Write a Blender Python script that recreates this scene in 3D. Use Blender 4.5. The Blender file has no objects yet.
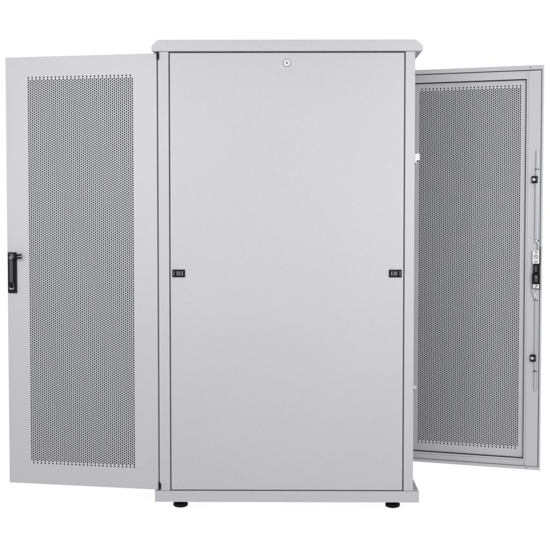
import bpy, bmesh, math
from mathutils import Vector, Matrix

S = bpy.context.scene
C = S.collection
R = math.radians

# ------------------------------------------------------------ materials
def mat(name, col, rough=0.5, metal=0.0, spec=0.5, bump=0.0, bscale=900.0, tone=0.0, coat=0.0):
    m = bpy.data.materials.new(name); m.use_nodes = True
    nt = m.node_tree; b = nt.nodes['Principled BSDF']
    b.inputs['Base Color'].default_value = (*col, 1)
    b.inputs['Roughness'].default_value = rough
    b.inputs['Metallic'].default_value = metal
    b.inputs['Specular IOR Level'].default_value = spec
    b.inputs['Coat Weight'].default_value = coat
    tc = nt.nodes.new('ShaderNodeTexCoord')
    if tone:
        n = nt.nodes.new('ShaderNodeTexNoise'); n.inputs['Scale'].default_value = 260
        n.inputs['Detail'].default_value = 3
        n2 = nt.nodes.new('ShaderNodeTexNoise'); n2.inputs['Scale'].default_value = 2.2
        n2.inputs['Detail'].default_value = 2
        nt.links.new(tc.outputs['Object'], n.inputs['Vector'])
        nt.links.new(tc.outputs['Object'], n2.inputs['Vector'])
        ad = nt.nodes.new('ShaderNodeMath'); ad.operation = 'MULTIPLY_ADD'
        ad.inputs[1].default_value = 0.35
        nt.links.new(n2.outputs['Fac'], ad.inputs[0]); nt.links.new(n.outputs['Fac'], ad.inputs[2])
        r = nt.nodes.new('ShaderNodeMapRange')
        r.inputs['From Min'].default_value = 0.35; r.inputs['From Max'].default_value = 1.0
        r.inputs['To Min'].default_value = 1 - tone; r.inputs['To Max'].default_value = 1 + tone
        nt.links.new(ad.outputs[0], r.inputs['Value'])
        mx = nt.nodes.new('ShaderNodeVectorMath'); mx.operation = 'SCALE'
        mx.inputs[0].default_value = col
        nt.links.new(r.outputs['Result'], mx.inputs['Scale'])
        nt.links.new(mx.outputs['Vector'], b.inputs['Base Color'])
    if bump:
        n = nt.nodes.new('ShaderNodeTexNoise'); n.inputs['Scale'].default_value = bscale
        n.inputs['Detail'].default_value = 2
        nt.links.new(tc.outputs['Object'], n.inputs['Vector'])
        bp = nt.nodes.new('ShaderNodeBump'); bp.inputs['Strength'].default_value = bump
        bp.inputs['Distance'].default_value = 0.001
        nt.links.new(n.outputs['Fac'], bp.inputs['Height'])
        nt.links.new(bp.outputs['Normal'], b.inputs['Normal'])
    return m

PAINT = mat('light_grey_powder_coat', (0.408, 0.407, 0.426), 0.52, spec=0.5, bump=0.10, bscale=420, tone=0.055)
BLACK = mat('black_plastic', (0.006, 0.006, 0.007), 0.45, spec=0.12)
DKGREY = mat('dark_grey_plastic', (0.055, 0.055, 0.060), 0.42, spec=0.2)
MIDGREY = mat('grey_plastic', (0.17, 0.17, 0.18), 0.4, spec=0.25)
RUBBER_AND_SHADE = mat('black_rubber_and_gap_shade', (0.006, 0.006, 0.007), 0.7, spec=0.08)  # rubber of the feet, and the strips drawn as shade in door gaps
ADDED_HOLE_DARK = mat('added_hole_dark_black', (0.006, 0.006, 0.007), 0.95, spec=0.05)  # for the added sheet that darkens the door holes
CHROME = mat('bright_nickel', (0.75, 0.75, 0.76), 0.28, metal=1.0)
ZINC = mat('galvanised_steel', (0.42, 0.43, 0.46), 0.42, metal=0.8, bump=0.05)
WHITE = mat('white_plastic', (0.56, 0.56, 0.56), 0.45)
# white ground given an added glow, so no shade shows under the base
GROUND = mat('glowing_white_ground', (0.10, 0.10, 0.10), 0.8, spec=0.0)
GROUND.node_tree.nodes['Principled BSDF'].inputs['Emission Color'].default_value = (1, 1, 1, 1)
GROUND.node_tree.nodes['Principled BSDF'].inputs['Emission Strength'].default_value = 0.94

# ------------------------------------------------------------ mesh helpers
class MB:
    def __init__(s): s.bm = bmesh.new(); s.mats = []
    def mi(s, m):
        if m not in s.mats: s.mats.append(m)
        return s.mats.index(m)
    def add(s, tmp, m, M=None):
        if M is not None: bmesh.ops.transform(tmp, matrix=M, verts=tmp.verts)
        i = s.mi(m)
        vm = {v: s.bm.verts.new(v.co) for v in tmp.verts}
        for f in tmp.faces:
            try: nf = s.bm.faces.new([vm[v] for v in f.verts])
            except ValueError: continue
            nf.material_index = i; nf.smooth = f.smooth
        tmp.free()
    def box(s, x0, x1, y0, y1, z0, z1, m, bev=0.0, seg=2, M=None):
        t = bmesh.new(); bmesh.ops.create_cube(t, size=1)
        for v in t.verts:
            v.co = Vector(((x0+x1)/2+v.co.x*(x1-x0), (y0+y1)/2+v.co.y*(y1-y0), (z0+z1)/2+v.co.z*(z1-z0)))
        if bev: bmesh.ops.bevel(t, geom=t.edges[:], offset=bev, segments=seg, affect='EDGES', profile=0.5)
        s.add(t, m, M)
    def prism(s, pts, y0, y1, m, bev=0.0, M=None):          # polygon in x,z extruded along y
        t = bmesh.new()
        a = [t.verts.new((x, y0, z)) for x, z in pts]; b = [t.verts.new((x, y1, z)) for x, z in pts]
        t.faces.new(a); t.faces.new(b[::-1]); n = len(pts)
        for i in range(n): t.faces.new((a[(i+1) % n], a[i], b[i], b[(i+1) % n]))
        bmesh.ops.recalc_face_normals(t, faces=t.faces[:])
        if bev: bmesh.ops.bevel(t, geom=t.edges[:], offset=bev, segments=2, affect='EDGES', profile=0.5)
        s.add(t, m, M)
    def lathe(s, prof, m, M, n=40):                          # profile of (radius, height) about local z
        t = bmesh.new(); rings = []
        for r, h in prof:
            rings.append([t.verts.new((r*math.cos(2*math.pi*k/n), r*math.sin(2*math.pi*k/n), h)) for k in range(n)])
        for a, b in zip(rings, rings[1:]):
            for k in range(n): t.faces.new((a[k], a[(k+1) % n], b[(k+1) % n], b[k]))
        t.faces.new(rings[0][::-1]); t.faces.new(rings[-1])
        bmesh.ops.recalc_face_normals(t, faces=t.faces[:])
        s.add(t, m, M)
    def torus(s, r, q, m, M, a0=0, a1=360, n=40):
        t = bmesh.new(); full = (a1-a0) >= 360; rings = []
        for i in range(n if full else n+1):
            a = R(a0+(a1-a0)*i/n)
            rings.append([t.verts.new(((r+q*math.cos(b))*math.cos(a), (r+q*math.cos(b))*math.sin(a), q*math.sin(b)))
                          for b in [2*math.pi*k/10 for k in range(10)]])
        k = len(rings)
        for i in range(k if full else k-1):
            A, B = rings[i], rings[(i+1) % k]
            for j in range(10):
                f = t.faces.new((A[j], B[j], B[(j+1) % 10], A[(j+1) % 10])); f.smooth = True
        if not full: t.faces.new(rings[0]); t.faces.new(rings[-1][::-1])
        s.add(t, m, M)
    def build(s, name, parent=None, label=None):
        me = bpy.data.meshes.new(name); s.bm.to_mesh(me); s.bm.free()
        for m in s.mats: me.materials.append(m)
        o = bpy.data.objects.new(name, me); C.objects.link(o); o.parent = parent
        if label: o['label'] = label
        return o

def FACE(x, y, z, d=-1):     # local z of a lathe turned to point along -y (d=-1) or +y (d=+1)
    return Matrix.Translation((x, y, z)) @ Matrix.Rotation(R(90 if d < 0 else -90), 4, 'X')

def empty(name, loc=(0, 0, 0), parent=None, label=None):
    o = bpy.data.objects.new(name, None); C.objects.link(o); o.location = loc; o.parent = parent
    o.empty_display_size = 0.05
    if label: o['label'] = label
    return o

# ------------------------------------------------------------ the surface
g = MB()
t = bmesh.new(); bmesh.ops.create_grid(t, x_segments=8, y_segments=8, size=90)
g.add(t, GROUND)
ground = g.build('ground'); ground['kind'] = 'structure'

# ------------------------------------------------------------ cabinet
W = 0.632            # cabinet width (away from the camera)
PX0, PX1 = -0.4585, 0.4625
ZB0, ZB1 = 0.030, 0.0743
ZC0, ZC1 = 1.7982, 1.8425
cab = empty('server_cabinet')
cab['label'] = 'tall light grey steel server cabinet with both perforated doors swung open'
cab['category'] = 'cabinet'

def fillet(pts, r, n=4):
    out = []
    for i, p in enumerate(pts):
        p = Vector(p); a = Vector(pts[i-1])-p; b = Vector(pts[(i+1) % len(pts)])-p
        d = min(r, a.length*0.45, b.length*0.45)
        p0 = p+a.normalized()*d; p1 = p+b.normalized()*d
        for k in range(n+1):
            t = k/n
            q = p0*(1-t)**2 + p*2*t*(1-t) + p1*t*t
            out.append((q.x, q.y))
    return out
# top cover: chamfered ends, slight return lip below
m = MB()
prof = [(-0.5245, ZC0), (0.5290, ZC0), (0.5300, ZC0+0.020), (0.5015, ZC1), (-0.4995, ZC1), (-0.5255, ZC0+0.020)]
m.prism(fillet(prof, 0.007), -0.006, W+0.006, PAINT, bev=0.0022)
m.box(-0.35, 0.35, 0.10, W-0.10, ZC1+0.001, ZC1+0.004, PAINT, bev=0.001)
m.build('top_cover', cab)

# base plinth
m = MB()
m.box(-0.5190, 0.5240, -0.003, W+0.003, ZB0, ZB1, PAINT, bev=0.0022)
m.build('base_frame', cab)

# corner posts with a rebate the side panels sit in
for sx in (-1, 1):
    for far in (0, 1):
        m = MB()
        xo = -0.5 if sx < 0 else 0.5
        xi = PX0 if sx < 0 else PX1
        a, b = min(xo, xi), max(xo, xi)
        y0, y1 = (0.0, 0.022) if not far else (W-0.022, W)
        m.box(a, b, y0, y1, ZB1+0.0003, ZC0-0.0003, PAINT, bev=0.0026, seg=3)
        # inner flange, behind the panel
        fi = xi + (0.018 if sx < 0 else -0.018)
        ya, yb = (0.0225, 0.055) if not far else (W-0.055, W-0.0225)
        m.box(min(xo+sx*-0.004, fi), max(xo+sx*-0.004, fi), ya, yb, ZB1+0.0003, ZC0-0.0003, PAINT, bev=0.001)
        m.build('corner_post', cab)

# cross rails closing the gaps above and below the panels from behind
for far in (0, 1):
    for z0, z1 in ((ZB1+0.0006, 0.112), (1.762, ZC0-0.0006)):
        m = MB()
        ya, yb = (0.024, 0.052) if not far else (W-0.052, W-0.024)
        m.box(PX0+0.0185, PX1-0.0185, ya, yb, z0, z1, PAINT, bev=0.001)
        m.build('cross_rail', cab)

# 19-inch mounting rails inside
for x in (-0.40, 0.36):
    for y in (0.075, W-0.095):
        m = MB()
        m.box(x, x+0.003, y, y+0.020, 0.078, 1.79, ZINC)
        m.box(x, x+0.022, y-0.003 if y > 0.3 else y+0.0203, y if y > 0.3 else y+0.0233, 0.078, 1.79, ZINC)
        for k in range(36):
            z = 0.11 + k*0.0455
            m.box(x-0.0006, x-0.0002, y+0.006, y+0.014, z, z+0.009, BLACK)
        m.build('mounting_rail', cab)

# side panels
def side_panel(far):
    root = MB()
    y0, y1 = (0.0012, 0.016) if not far else (W-0.016, W-0.0012)
    root.box(-0.4540, 0.4580, y0, y1, 0.0775, 1.7928, PAINT, bev=0.0028, seg=3)
    p = root.build('side_panel', cab)
    s = -1 if not far else 1
    yf = y0 if not far else y1
    k = MB()                                              # cam lock
    M = FACE(0.0019, yf, 1.7528, s)
    k.lathe([(0.0150, 0.0), (0.0150, 0.0006)], MIDGREY, M)
    k.lathe([(0.0128, 0.0007), (0.0128, 0.0030), (0.0115, 0.0040)], CHROME, M)
    k.lathe([(0.0062, 0.0041), (0.0058, 0.0046)], ZINC, M)
    k.box(-0.0010, 0.0010, -0.0034, 0.0034, 0.0047, 0.0051, BLACK, M=M)
    k.lathe([(0.0024, 0.0047), (0.0024, 0.00505)], BLACK, M)
    k.build('lock', p)
    for x0, x1, inner in ((-0.4466, -0.3972, 1), (0.4017, 0.4511, -1)):
        l = MB()                                          # slide latch in a black bezel
        z0, z1 = 0.9196, 0.9492
        ys = lambda a, b: (yf+s*a, yf+s*b) if s > 0 else (yf-b, yf-a)
        l.box(x0, x1, *ys(0, 0.0018), z0, z1, BLACK, bev=0.0006)
        f = 0.0028
        l.box(x0, x1, *ys(0.0019, 0.0042), z1-f, z1, BLACK, bev=0.0008)
        l.box(x0, x1, *ys(0.0019, 0.0042), z0, z0+f, BLACK, bev=0.0008)
        l.box(x0, x0+f, *ys(0.0019, 0.0042), z0+f, z1-f, BLACK, bev=0.0008)
        l.box(x1-f, x1, *ys(0.0019, 0.0042), z0+f, z1-f, BLACK, bev=0.0008)
        cx = (x0+x1)/2
        xs = x0+0.0062 if inner > 0 else x1-0.0062
        l.box(xs-0.0016, xs+0.0016, *ys(0.0019, 0.0050), z0+0.005, z1-0.005, MIDGREY, bev=0.0007)
        l.box(cx-0.0090, cx+0.0085, *ys(0.0019, 0.0046), z0+0.0055, z1-0.0055, DKGREY, bev=0.0010)
        for q in (-0.0060, -0.0020, 0.0020, 0.0055):
            l.box(cx+q-0.0008, cx+q+0.0008, *ys(0.0047, 0.0058), z0+0.0075, z1-0.0075, MIDGREY, bev=0.0003)
        xs = x1-0.0105 if inner > 0 else x0+0.0105
        l.box(xs-0.0024, xs+0.0024, *ys(0.0019, 0.0048), z0+0.006, z1-0.006, MIDGREY, bev=0.0009)
        l.build('slide_latch', p)
    return p
side_panel(0); side_panel(1)

# levelling feet
for x, y in ((-0.4218, 0.048), (0.4238, 0.048), (-0.4218, W-0.048), (0.4238, W-0.048)):
    m = MB()
    M = Matrix.Translation((x, y, 0))
    m.lathe([(0.0200, 0.0005), (0.0270, 0.0035), (0.0295, 0.009), (0.0290, 0.0150), (0.0250, 0.0185), (0.0150, 0.0200), (0.0145, 0.0255),
             (0.0060, 0.0256), (0.0060, 0.0299)], RUBBER_AND_SHADE, M)
    m.build('levelling_foot', cab)

# latch catch on the post beside the rear opening
m = MB()
m.box(0.5004, 0.5198, 0.004, 0.026, 1.3752, 1.4018, WHITE, bev=0.0012)
m.box(0.5004, 0.5080, 0.005, 0.020, 1.3655, 1.3750, WHITE, bev=0.0010)
m.build('latch_catch', cab, 'small white catch block on the edge of the post')
m = MB()
m.box(0.5085, 0.5180, 0.006, 0.020, 1.3715, 1.3748, BLACK, bev=0.0005)
m.lathe([(0.0022, 0), (0.0022, 0.003)], BLACK, Matrix.Translation((0.5003, 0.010, 1.3630)) @ Matrix.Rotation(R(90), 4, 'Y'), n=16)
m.build('latch_spring', cab)

# lower keeper plate on the same post
m = MB()
m.box(0.5004, 0.5120, 0.006, 0.020, 0.4790, 0.4920, PAINT, bev=0.0012)
m.box(0.5004, 0.5030, 0.006, 0.014, 0.4735, 0.4785, BLACK, bev=0.0005)
m.build('keeper_plate', cab)

# gusset under the top cover, rear end
m = MB()
m.prism([(0.5005, ZC0-0.0004), (0.5130, ZC0-0.0004), (0.5005, ZC0-0.020)], 0.10, 0.115, PAINT, bev=0.0008)
m.build('cover_bracket', cab)

# ------------------------------------------------------------ the perforated door
# local frame: x from the hinge to the free edge, +y outwards, z up from the ground
DW = 0.632; DZ0, DZ1 = 0.0775, 1.7912; TH = 0.020
SC = 0.0082026; U0 = 0.0978                       # column step, first column measured from the free edge
ZT = 1.7091; P = 0.009456
HR = 0.65                                         # hole size relative to its cell

def door_sheet():
    verts, faces, vid = [], [], {}
    def V(x, y, z, k=None):
        if k is not None and k in vid: return vid[k]
        verts.append((x, y, z))
        if k is not None: vid[k] = len(verts)-1
        return len(verts)-1
    RX = SC*2/3                                    # circumradius along x
    def cells():
        for i in range(54):
            x = DW - (U0 + i*SC)
            for k in range(163):
                z = ZT - k*P if i % 2 == 0 else ZT - (k+1.5)*P
                yield x, z, -3*i, (-2*k if i % 2 == 0 else -2*k-3)
    koff = [(2, 0), (1, 1), (-1, 1), (-2, 0), (-1, -1), (1, -1)]
    offs = [(RX, 0), (RX/2, P/2), (-RX/2, P/2), (-RX, 0), (-RX/2, -P/2), (RX/2, -P/2)]
    skins = ((0.0, -0.0016), (-0.0044, -0.0028))    # outer skin and inner skin: face, back of the hole walls
    bound = {}
    for ys, yb in skins:
        cnt = {}
        for x, z, kx, kz in cells():
            o = [V(x+a, ys, z+b, (ys, kx+p, kz+q)) for (a, b), (p, q) in zip(offs, koff)]
            h = [V(x+a*HR, ys, z+b*HR) for a, b in offs]
            w = [V(x+a*HR, yb, z+b*HR) for a, b in offs]
            for j in range(6):
                q = (j+1) % 6
                e = (o[j], o[q]); kk = (min(e), max(e)); cnt[kk] = cnt.get(kk, 0)+1
                f1 = (o[j], h[j], h[q], o[q]); f2 = (h[j], w[j], w[q], h[q])
                if ys == 0.0: f1 = f1[::1]; f2 = f2[::1]
                else: f1 = f1[::-1]; f2 = f2[::-1]
                faces.append(f1); faces.append(f2)
        bound[ys] = [e for e, c in cnt.items() if c == 1]
    me = bpy.data.meshes.new('perforated_sheet')
    me.from_pydata(verts, [], faces); me.materials.append(PAINT); me.update()
    return me, verts, bound

sheet_me, sv, bound = door_sheet()

def plate(bm, y, x0, x1, z0, z1, edges):
    """solid margin between a rectangle and the ragged edge of the perforation"""
    vm = {}; es = []
    for a, b in edges:
        for k in (a, b):
            if k not in vm: vm[k] = bm.verts.new((sv[k][0], y, sv[k][2]))
        es.append(bm.edges.new((vm[a], vm[b])))
    c = [bm.verts.new(q) for q in ((x0, y, z0), (x1, y, z0), (x1, y, z1), (x0, y, z1))]
    for i in range(4): es.append(bm.edges.new((c[i], c[(i+1) % 4])))
    r = bmesh.ops.triangle_fill(bm, use_beauty=False, use_dissolve=False, edges=es, normal=(0, 1 if y > -0.002 else -1, 0))
    return c

def rings(bm, seq):
    """seq of (inset side, inset top, inset bottom, y): folded sheet running round the door"""
    pr = None
    for s, tp, bt, y in seq:
        c = [bm.verts.new(q) for q in ((s, y, DZ0+bt), (DW-s, y, DZ0+bt), (DW-s, y, DZ1-tp), (s, y, DZ1-tp))]
        if pr:
            for i in range(4): bm.faces.new((pr[i], c[i], c[(i+1) % 4], pr[(i+1) % 4]))
        pr = c

def build_door():
    d = MB(); bm = d.bm; d.mi(PAINT)
    e = 0.0016
    plate(bm, 0.0, e, DW-e, DZ0+e, DZ1-e, bound[0.0])
    plate(bm, -0.0044, 0.0018, DW-0.0018, DZ0+0.0018, DZ1-0.0018, bound[-0.0044])
    rings(bm, [(e, e, e, 0.0), (e*.3, e*.3, e*.3, -e*.3), (0, 0, 0, -e), (0, 0, 0, -TH+e), (e*.3, e*.3, e*.3, -TH+e*.3), (e, e, e, -TH),
               (0.0050, 0.0175, 0.0125, -TH), (0.0056, 0.0187, 0.0137, -TH+0.0006), (0.0056, 0.0187, 0.0137, -TH+0.0022),
               (0.0018, 0.0018, 0.0018, -TH+0.0022), (0.0018, 0.0018, 0.0018, -0.0046)])
    door = d.build('door', cab)
    sh = bpy.data.objects.new('perforated_sheet', sheet_me); C.objects.link(sh); sh.parent = door
    f = MB()
    f.box(DW-(U0+53.8*SC), DW-(U0-0.8*SC), -0.0026, -0.0018, ZT-164.3*P, ZT+0.8*P, ADDED_HOLE_DARK)  # added black sheet between the skins, makes the holes look dark
    f.build('added_hole_dark_sheet', door)
    # inner stiffening frame
    s = MB(); ya, yb = -0.0165, -0.0050
    zi0, zi1 = 0.1225, 1.7355
    for x0, x1, l0, l1 in ((DW-0.0625, DW-0.0088, DW-0.0705, DW-0.0628), (0.0088, 0.0625, 0.0628, 0.0705)):
        s.box(x0, x1, ya, yb, DZ0+0.0145, DZ1-0.0215, PAINT, bev=0.0014)
        s.box(l0, l1, ya+0.0014, yb, DZ0+0.0145, DZ1-0.0215, PAINT, bev=0.0014)
    s.box(0.0707, DW-0.0707, ya+0.0014, yb, zi1, DZ1-0.0215, PAINT, bev=0.0010)
    s.box(0.0707, DW-0.0707, ya+0.0014, yb, DZ0+0.0145, zi0-0.0085, PAINT, bev=0.0012)
    s.box(0.0707, DW-0.0707, ya+0.0030, yb, zi0-0.0083, zi0, PAINT, bev=0.0012)
    s.box(0.0710, DW-0.0710, ya+0.0002, ya+0.0013, DZ0+0.0165, DZ0+0.0225, PAINT, bev=0.0004)
    s.box(DW-0.0900, DW-0.0680, ya-0.0016, ya-0.0002, zi0-0.0090, zi0-0.0030, PAINT, bev=0.0005)
    s.build('stiffening_frame', door)
    q = MB(); w = 0.0030                                   # black strips standing in for the shadow line inside the frame
    a, b = 0.0712, DW-0.0712
    for bx in ((a, a+w, zi0+0.0005, zi1-0.0005), (b-w, b, zi0+0.0005, zi1-0.0005),
               (a+w, b-w, zi1-0.0005-w, zi1-0.0005), (a+w, b-w, zi0+0.0005, zi0+0.0005+w)):
        q.box(bx[0], bx[1], -0.0085, -0.0046, bx[2], bx[3], RUBBER_AND_SHADE)
    # black strips standing in for gap shade between the folded rim and the frame
    for x0, x1 in ((0.0060, 0.0086), (DW-0.0086, DW-0.0060)):
        q.box(x0, x1, -0.0120, -0.0046, DZ0+0.016, DZ1-0.0225, RUBBER_AND_SHADE)
    q.box(0.0090, DW-0.0090, -0.0120, -0.0046, DZ1-0.0212, DZ1-0.0190, RUBBER_AND_SHADE)
    q.build('gap_shade_strip', door)
    # small screws through the folded rim
    for x, z in ((DW-0.0538, DZ1-0.0085), (DW-0.0560, DZ0+0.0080), (0.054, DZ1-0.0085), (0.056, DZ0+0.0080)):
        k = MB()
        k.lathe([(0.0023, 0.0), (0.0021, 0.0006)], BLACK, FACE(x, -TH-0.0001, z), n=16)
        k.build('rim_screw', door)
    # hinges at top and bottom
    for z0, z1 in ((1.7665, 1.7905), (0.0790, 0.1030)):
        h = MB()
        h.box(-0.0112, -0.0028, -0.0005, 0.0055, z0, z1, BLACK, bev=0.0010)
        if z0 > 1: h.box(-0.0112, 0.0035, 0.0005, 0.0050, 1.7915, 1.7950, BLACK, bev=0.0008)
        h.lathe([(0.0030, 0), (0.0030, 0.006)], BLACK, Matrix.Translation((-0.006, 0.002, z1-0.001)), n=20)
        h.build('hinge', door)
    # swing handle on the outside
    X = lambda u: DW-u
    h = MB()
    h.box(X(0.0421), X(0.0042), 0.0002, 0.0070, 0.8490, 1.0130, BLACK, bev=0.0022)
    h.prism([(X(0.0300), 0.9850), (X(0.0140), 0.9850), (X(0.0150), 0.8920), (X(0.0290), 0.8920)], 0.0072, 0.0150, DKGREY, bev=0.0022)
    M = Matrix.Translation((X(0.0265), 0.0140, 0.9935)) @ Matrix.Rotation(R(-35), 4, 'Y')
    h.box(-0.0095, 0.0095, -0.0066, 0.0080, -0.0110, 0.0110, DKGREY, bev=0.0020, M=M)
    h.box(-0.0080, 0.0080, 0.0082, 0.0092, 0.0052, 0.0092, MIDGREY, bev=0.0004, M=M)
    h.lathe([(0.0062, 0.0), (0.0062, 0.0028), (0.0050, 0.0034)], MIDGREY, M @ FACE(0, 0.0081, -0.002, 1), n=28)
    h.box(X(0.0360), X(0.0085), 0.0072, 0.0110, 1.0040, 1.0090, DKGREY, bev=0.0010)
    # lower end: dark pocket with a bright curved rim
    h.box(X(0.0300), X(0.0135), 0.0072, 0.0105, 0.8720, 0.8910, BLACK, bev=0.0012)
    h.box(X(0.0330), X(0.0295), 0.0072, 0.0125, 0.8750, 0.8915, DKGREY, bev=0.0008)
    h.torus(0.0092, 0.0016, CHROME, FACE(X(0.0225), 0.0108, 0.8740, 1), a0=15, a1=165)
    h.lathe([(0.0070, 0), (0.0070, 0.003), (0.0055, 0.004)], BLACK, FACE(X(0.0225), 0.0072, 0.8740, 1), n=28)
    h.build('handle', door)
    # lock body on the inside
    yk = ya
    l = MB()
    l.box(X(0.0378), X(0.0072), yk-0.0100, yk-0.0004, 0.9562, 1.0140, ZINC, bev=0.0010)
    l.box(X(0.0370), X(0.0082), yk-0.0110, yk-0.0101, 0.9575, 1.0130, WHITE, bev=0.0004)
    l.box(X(0.0070), X(0.0038), yk-0.0125, yk-0.0004, 0.9500, 1.0300, BLACK, bev=0.0008)
    M = FACE(X(0.0225), yk-0.0112, 0.9870)
    l.torus(0.0072, 0.0011, BLACK, M, 30, 200); l.torus(0.0072, 0.0011, BLACK, M, 225, 375)
    l.lathe([(0.0022, 0), (0.0020, 0.001)], MIDGREY, M, n=16)
    def mark(cx, cz, rot, ln, wd=0.0022):
        MM = Matrix.Translation((X(cx), yk-0.0114, cz)) @ Matrix.Rotation(R(rot), 4, 'Y')
        l.box(-ln/2, ln/2, -0.0003, 0.0003, -wd/2, wd/2, BLACK, M=MM)
    mark(0.0245, 1.0065, 30, 0.0070); mark(0.0205, 1.0045, -60, 0.0055); mark(0.0185, 1.0060, 0, 0.0035)
    mark(0.0250, 0.9655, 60, 0.0060); mark(0.0215, 0.9650, 0, 0.0070); mark(0.0185, 0.9665, -70, 0.0045)
    l.box(X(0.0335), X(0.0062), yk-0.0170, yk-0.0004, 0.9175, 0.9558, BLACK, bev=0.0020)
    l.box(X(0.0270), X(0.0160), yk-0.0185, yk-0.0171, 0.9240, 0.9500, DKGREY, bev=0.0008)
    l.box(X(0.0372), X(0.0045), yk-0.0185, yk-0.0004, 0.8735, 0.9172, BLACK, bev=0.0024)
    l.box(X(0.0265), X(0.0130), yk-0.0200, yk-0.0186, 0.8800, 0.9090, DKGREY, bev=0.0008)
    l.lathe([(0.0040, 0), (0.0036, 0.0012)], MIDGREY, FACE(X(0.0200), yk-0.0201, 0.9020), n=20)
    l.box(X(0.0362), X(0.0040), yk-0.0140, yk-0.0004, 0.8505, 0.8732, BLACK, bev=0.0012)
    l.box(X(0.0335), X(0.0068), yk-0.0150, yk-0.0141, 0.8530, 0.8708, WHITE, bev=0.0006)
    def mark2(cx, cz, rot, ln, wd=0.0022):
        MM = Matrix.Translation((X(cx), yk-0.0154, cz)) @ Matrix.Rotation(R(rot), 4, 'Y')
        l.box(-ln/2, ln/2, -0.0003, 0.0003, -wd/2, wd/2, BLACK, M=MM)
    mark2(0.0200, 0.8672, 0, 0.0085); mark2(0.0158, 0.8640, 75, 0.0060); mark2(0.0195, 0.8610, -25, 0.0070); mark2(0.0235, 0.8580, 30, 0.0050)
    l.build('lock', door)
    # pull rods above and below the lock, cranked where they meet it
    def rod(pts, wd=0.0098):
        r = MB()
        for (u0, z0), (u1, z1) in zip(pts, pts[1:]):
            a = Vector((X(u0), 0, z0)); b = Vector((X(u1), 0, z1)); dv = b-a
            ang = math.atan2(dv.x, dv.z)
            M = Matrix.Translation((a.x, yk-0.0055, a.z)) @ Matrix.Rotation(ang, 4, 'Y')
            r.box(-wd/2, wd/2, -0.0022, 0.0022, -0.002, dv.length+0.002, ZINC, bev=0.0009, M=M)
        return r
    r = rod([(0.0112, 1.0150), (0.0120, 1.0360), (0.0205, 1.0640)])
    r.box(X(0.0262), X(0.0155), yk-0.0077, yk-0.0033, 1.3200, 1.4355, ZINC, bev=0.0010)
    r.box(X(0.0285), X(0.0145), yk-0.0085, yk-0.0033, 1.0600, 1.3195, ZINC, bev=0.0012)
    r.lathe([(0.0042, 0), (0.0042, 0.003), (0.0034, 0.0045)], CHROME, FACE(X(0.0215), yk-0.0079, 1.0530), n=20)
    r.lathe([(0.0030, 0), (0.0026, 0.0015)], BLACK, FACE(X(0.0135), yk-0.0079, 1.0545), n=16)
    r.box(X(0.0300), X(0.0200), yk-0.0090, yk-0.0079, 1.3545, 1.3570, BLACK, bev=0.0003)
    r.lathe([(0.0026, 0), (0.0022, 0.002)], BLACK, FACE(X(0.0155), yk-0.0079, 1.3545), n=16)
    r.lathe([(0.0022, 0), (0.0020, 0.002)], BLACK, FACE(X(0.0270), yk-0.0079, 1.3550), n=16)
    r.build('lock_rod', door)
    r = rod([(0.0205, 0.8060), (0.0330, 0.8350), (0.0330, 0.8510)], 0.0120)
    r.box(X(0.0256), X(0.0160), yk-0.0077, yk-0.0033, 0.4178, 0.8100, ZINC, bev=0.0010)
    r.box(X(0.0300), X(0.0130), yk-0.0092, yk-0.0079, 0.4990, 0.5015, BLACK, bev=0.0003)
    r.lathe([(0.0026, 0), (0.0022, 0.002)], BLACK, FACE(X(0.0240), yk-0.0079, 0.5035), n=16)
    r.lathe([(0.0024, 0), (0.0021, 0.002)], BLACK, FACE(X(0.0165), yk-0.0079, 0.8010), n=16)
    r.lathe([(0.0026, 0), (0.0023, 0.002)], BLACK, FACE(X(0.0250), yk-0.0079, 0.8040), n=16)
    r.build('lock_rod', door)
    # square roller guides the rods run through
    for zc in (1.3118, 0.5567):
        w = MB()
        w.box(X(0.0430), X(0.0185), yk-0.0120, yk-0.0004, zc-0.0148, zc+0.0148, BLACK, bev=0.0018)
        w.lathe([(0.0062, 0), (0.0062, 0.0030), (0.0050, 0.0040)], CHROME if zc > 1 else WHITE, FACE(X(0.0335), yk-0.0121, zc), n=24)
        w.lathe([(0.0022, 0), (0.0022, 0.0006)], MIDGREY, FACE(X(0.0335), yk-0.0163, zc), n=16)
        w.box(X(0.0240), X(0.0195), yk-0.0135, yk-0.0121, zc-0.0100, zc+0.0100, DKGREY, bev=0.0006)
        w.build('rod_guide', door)
    return door

def copy_tree(o, parent):
    c = o.copy(); C.objects.link(c); c.parent = parent
    for ch in list(o.children): copy_tree(ch, c)
    return c

front = build_door()
rear = copy_tree(front, cab)
front.location = (-0.5056, 0.0020, 0); front.rotation_euler.z = math.pi-0.2053
front['label'] = 'door swung open to the left, black swing handle on its outer face'
rear.location = (0.4891, 0.6321, 0); rear.rotation_euler.z = -0.3511
rear['label'] = 'door swung open to the right, inner face with lock rods in view'

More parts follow.
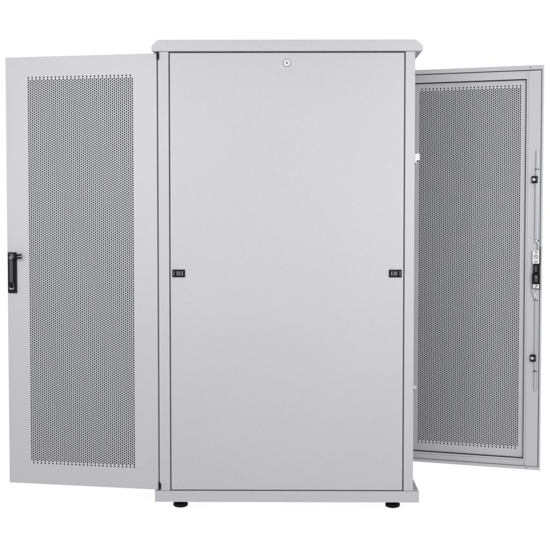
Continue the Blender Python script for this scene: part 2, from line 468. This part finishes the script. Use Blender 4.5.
# two keys left in the handle of the open door
kroot = empty('key_pair', (0, 0, 0))
kroot['label'] = 'two small black keys sticking out sideways from the black door handle'
kroot['category'] = 'keys'
MD = Matrix.Translation(front.location) @ Matrix.Rotation(math.pi-0.2053, 4, 'Z')
for u0, z0, rot, ln in ((0.0415, 0.9990, 12, 0.0300), (0.0405, 0.9905, 3, 0.0310)):
    k = MB()
    M = MD @ Matrix.Translation((DW-u0, 0.0200, z0)) @ Matrix.Rotation(R(rot), 4, 'Y')
    k.box(-ln, -0.006, -0.0018, 0.0018, -0.0036, 0.0036, BLACK, bev=0.0009, M=M)
    k.box(-0.010, 0.006, -0.0024, 0.0024, -0.0042, 0.0042, BLACK, bev=0.0014, M=M)
    for j in range(3):
        k.box(-ln+0.002+j*0.005, -ln+0.0045+j*0.005, -0.0018, 0.0018, -0.0040, -0.0024, BLACK, bev=0.0004, M=M)
    k.build('key', kroot)

# ------------------------------------------------------------ light
w = bpy.data.worlds.new('World'); S.world = w; w.use_nodes = True
w.node_tree.nodes['Background'].inputs['Color'].default_value = (1, 1, 1, 1)
w.node_tree.nodes['Background'].inputs['Strength'].default_value = 1.02

def area(name, loc, target, size, power, spread, col=(1, 1, 1)):
    l = bpy.data.lights.new(name, 'AREA'); l.shape = 'RECTANGLE'; l.size, l.size_y = size
    l.energy = power; l.spread = R(spread); l.color = col
    o = bpy.data.objects.new(name, l); C.objects.link(o); o.location = loc
    o.rotation_euler = (Vector(target)-Vector(loc)).to_track_quat('-Z', 'Y').to_euler()
    return o
area('softbox', (-1.9, -3.4, 2.5), (-0.80, 0.0, 1.38), (1.1, 0.9), 5.2, 46)
area('softbox_second', (2.3, -3.5, 2.3), (0.95, 0.3, 1.22), (1.1, 0.9), 7.6, 46)

# ------------------------------------------------------------ camera
cd = bpy.data.cameras.new('Camera'); cam = bpy.data.objects.new('Camera', cd); C.objects.link(cam)
cd.sensor_width = 36; cd.lens = 36*1258.83/550
cam.location = (0.0133, -4.9244, 1.1663)
cam.rotation_euler = (math.pi/2-0.0483, 0, 0.0117)
cd.clip_start = 0.05; cd.clip_end = 500
S.camera = cam

S.view_settings.view_transform = 'Standard'; S.view_settings.look = 'None'
S.view_settings.exposure = 0; S.view_settings.gamma = 1
S.cycles.max_bounces = 8
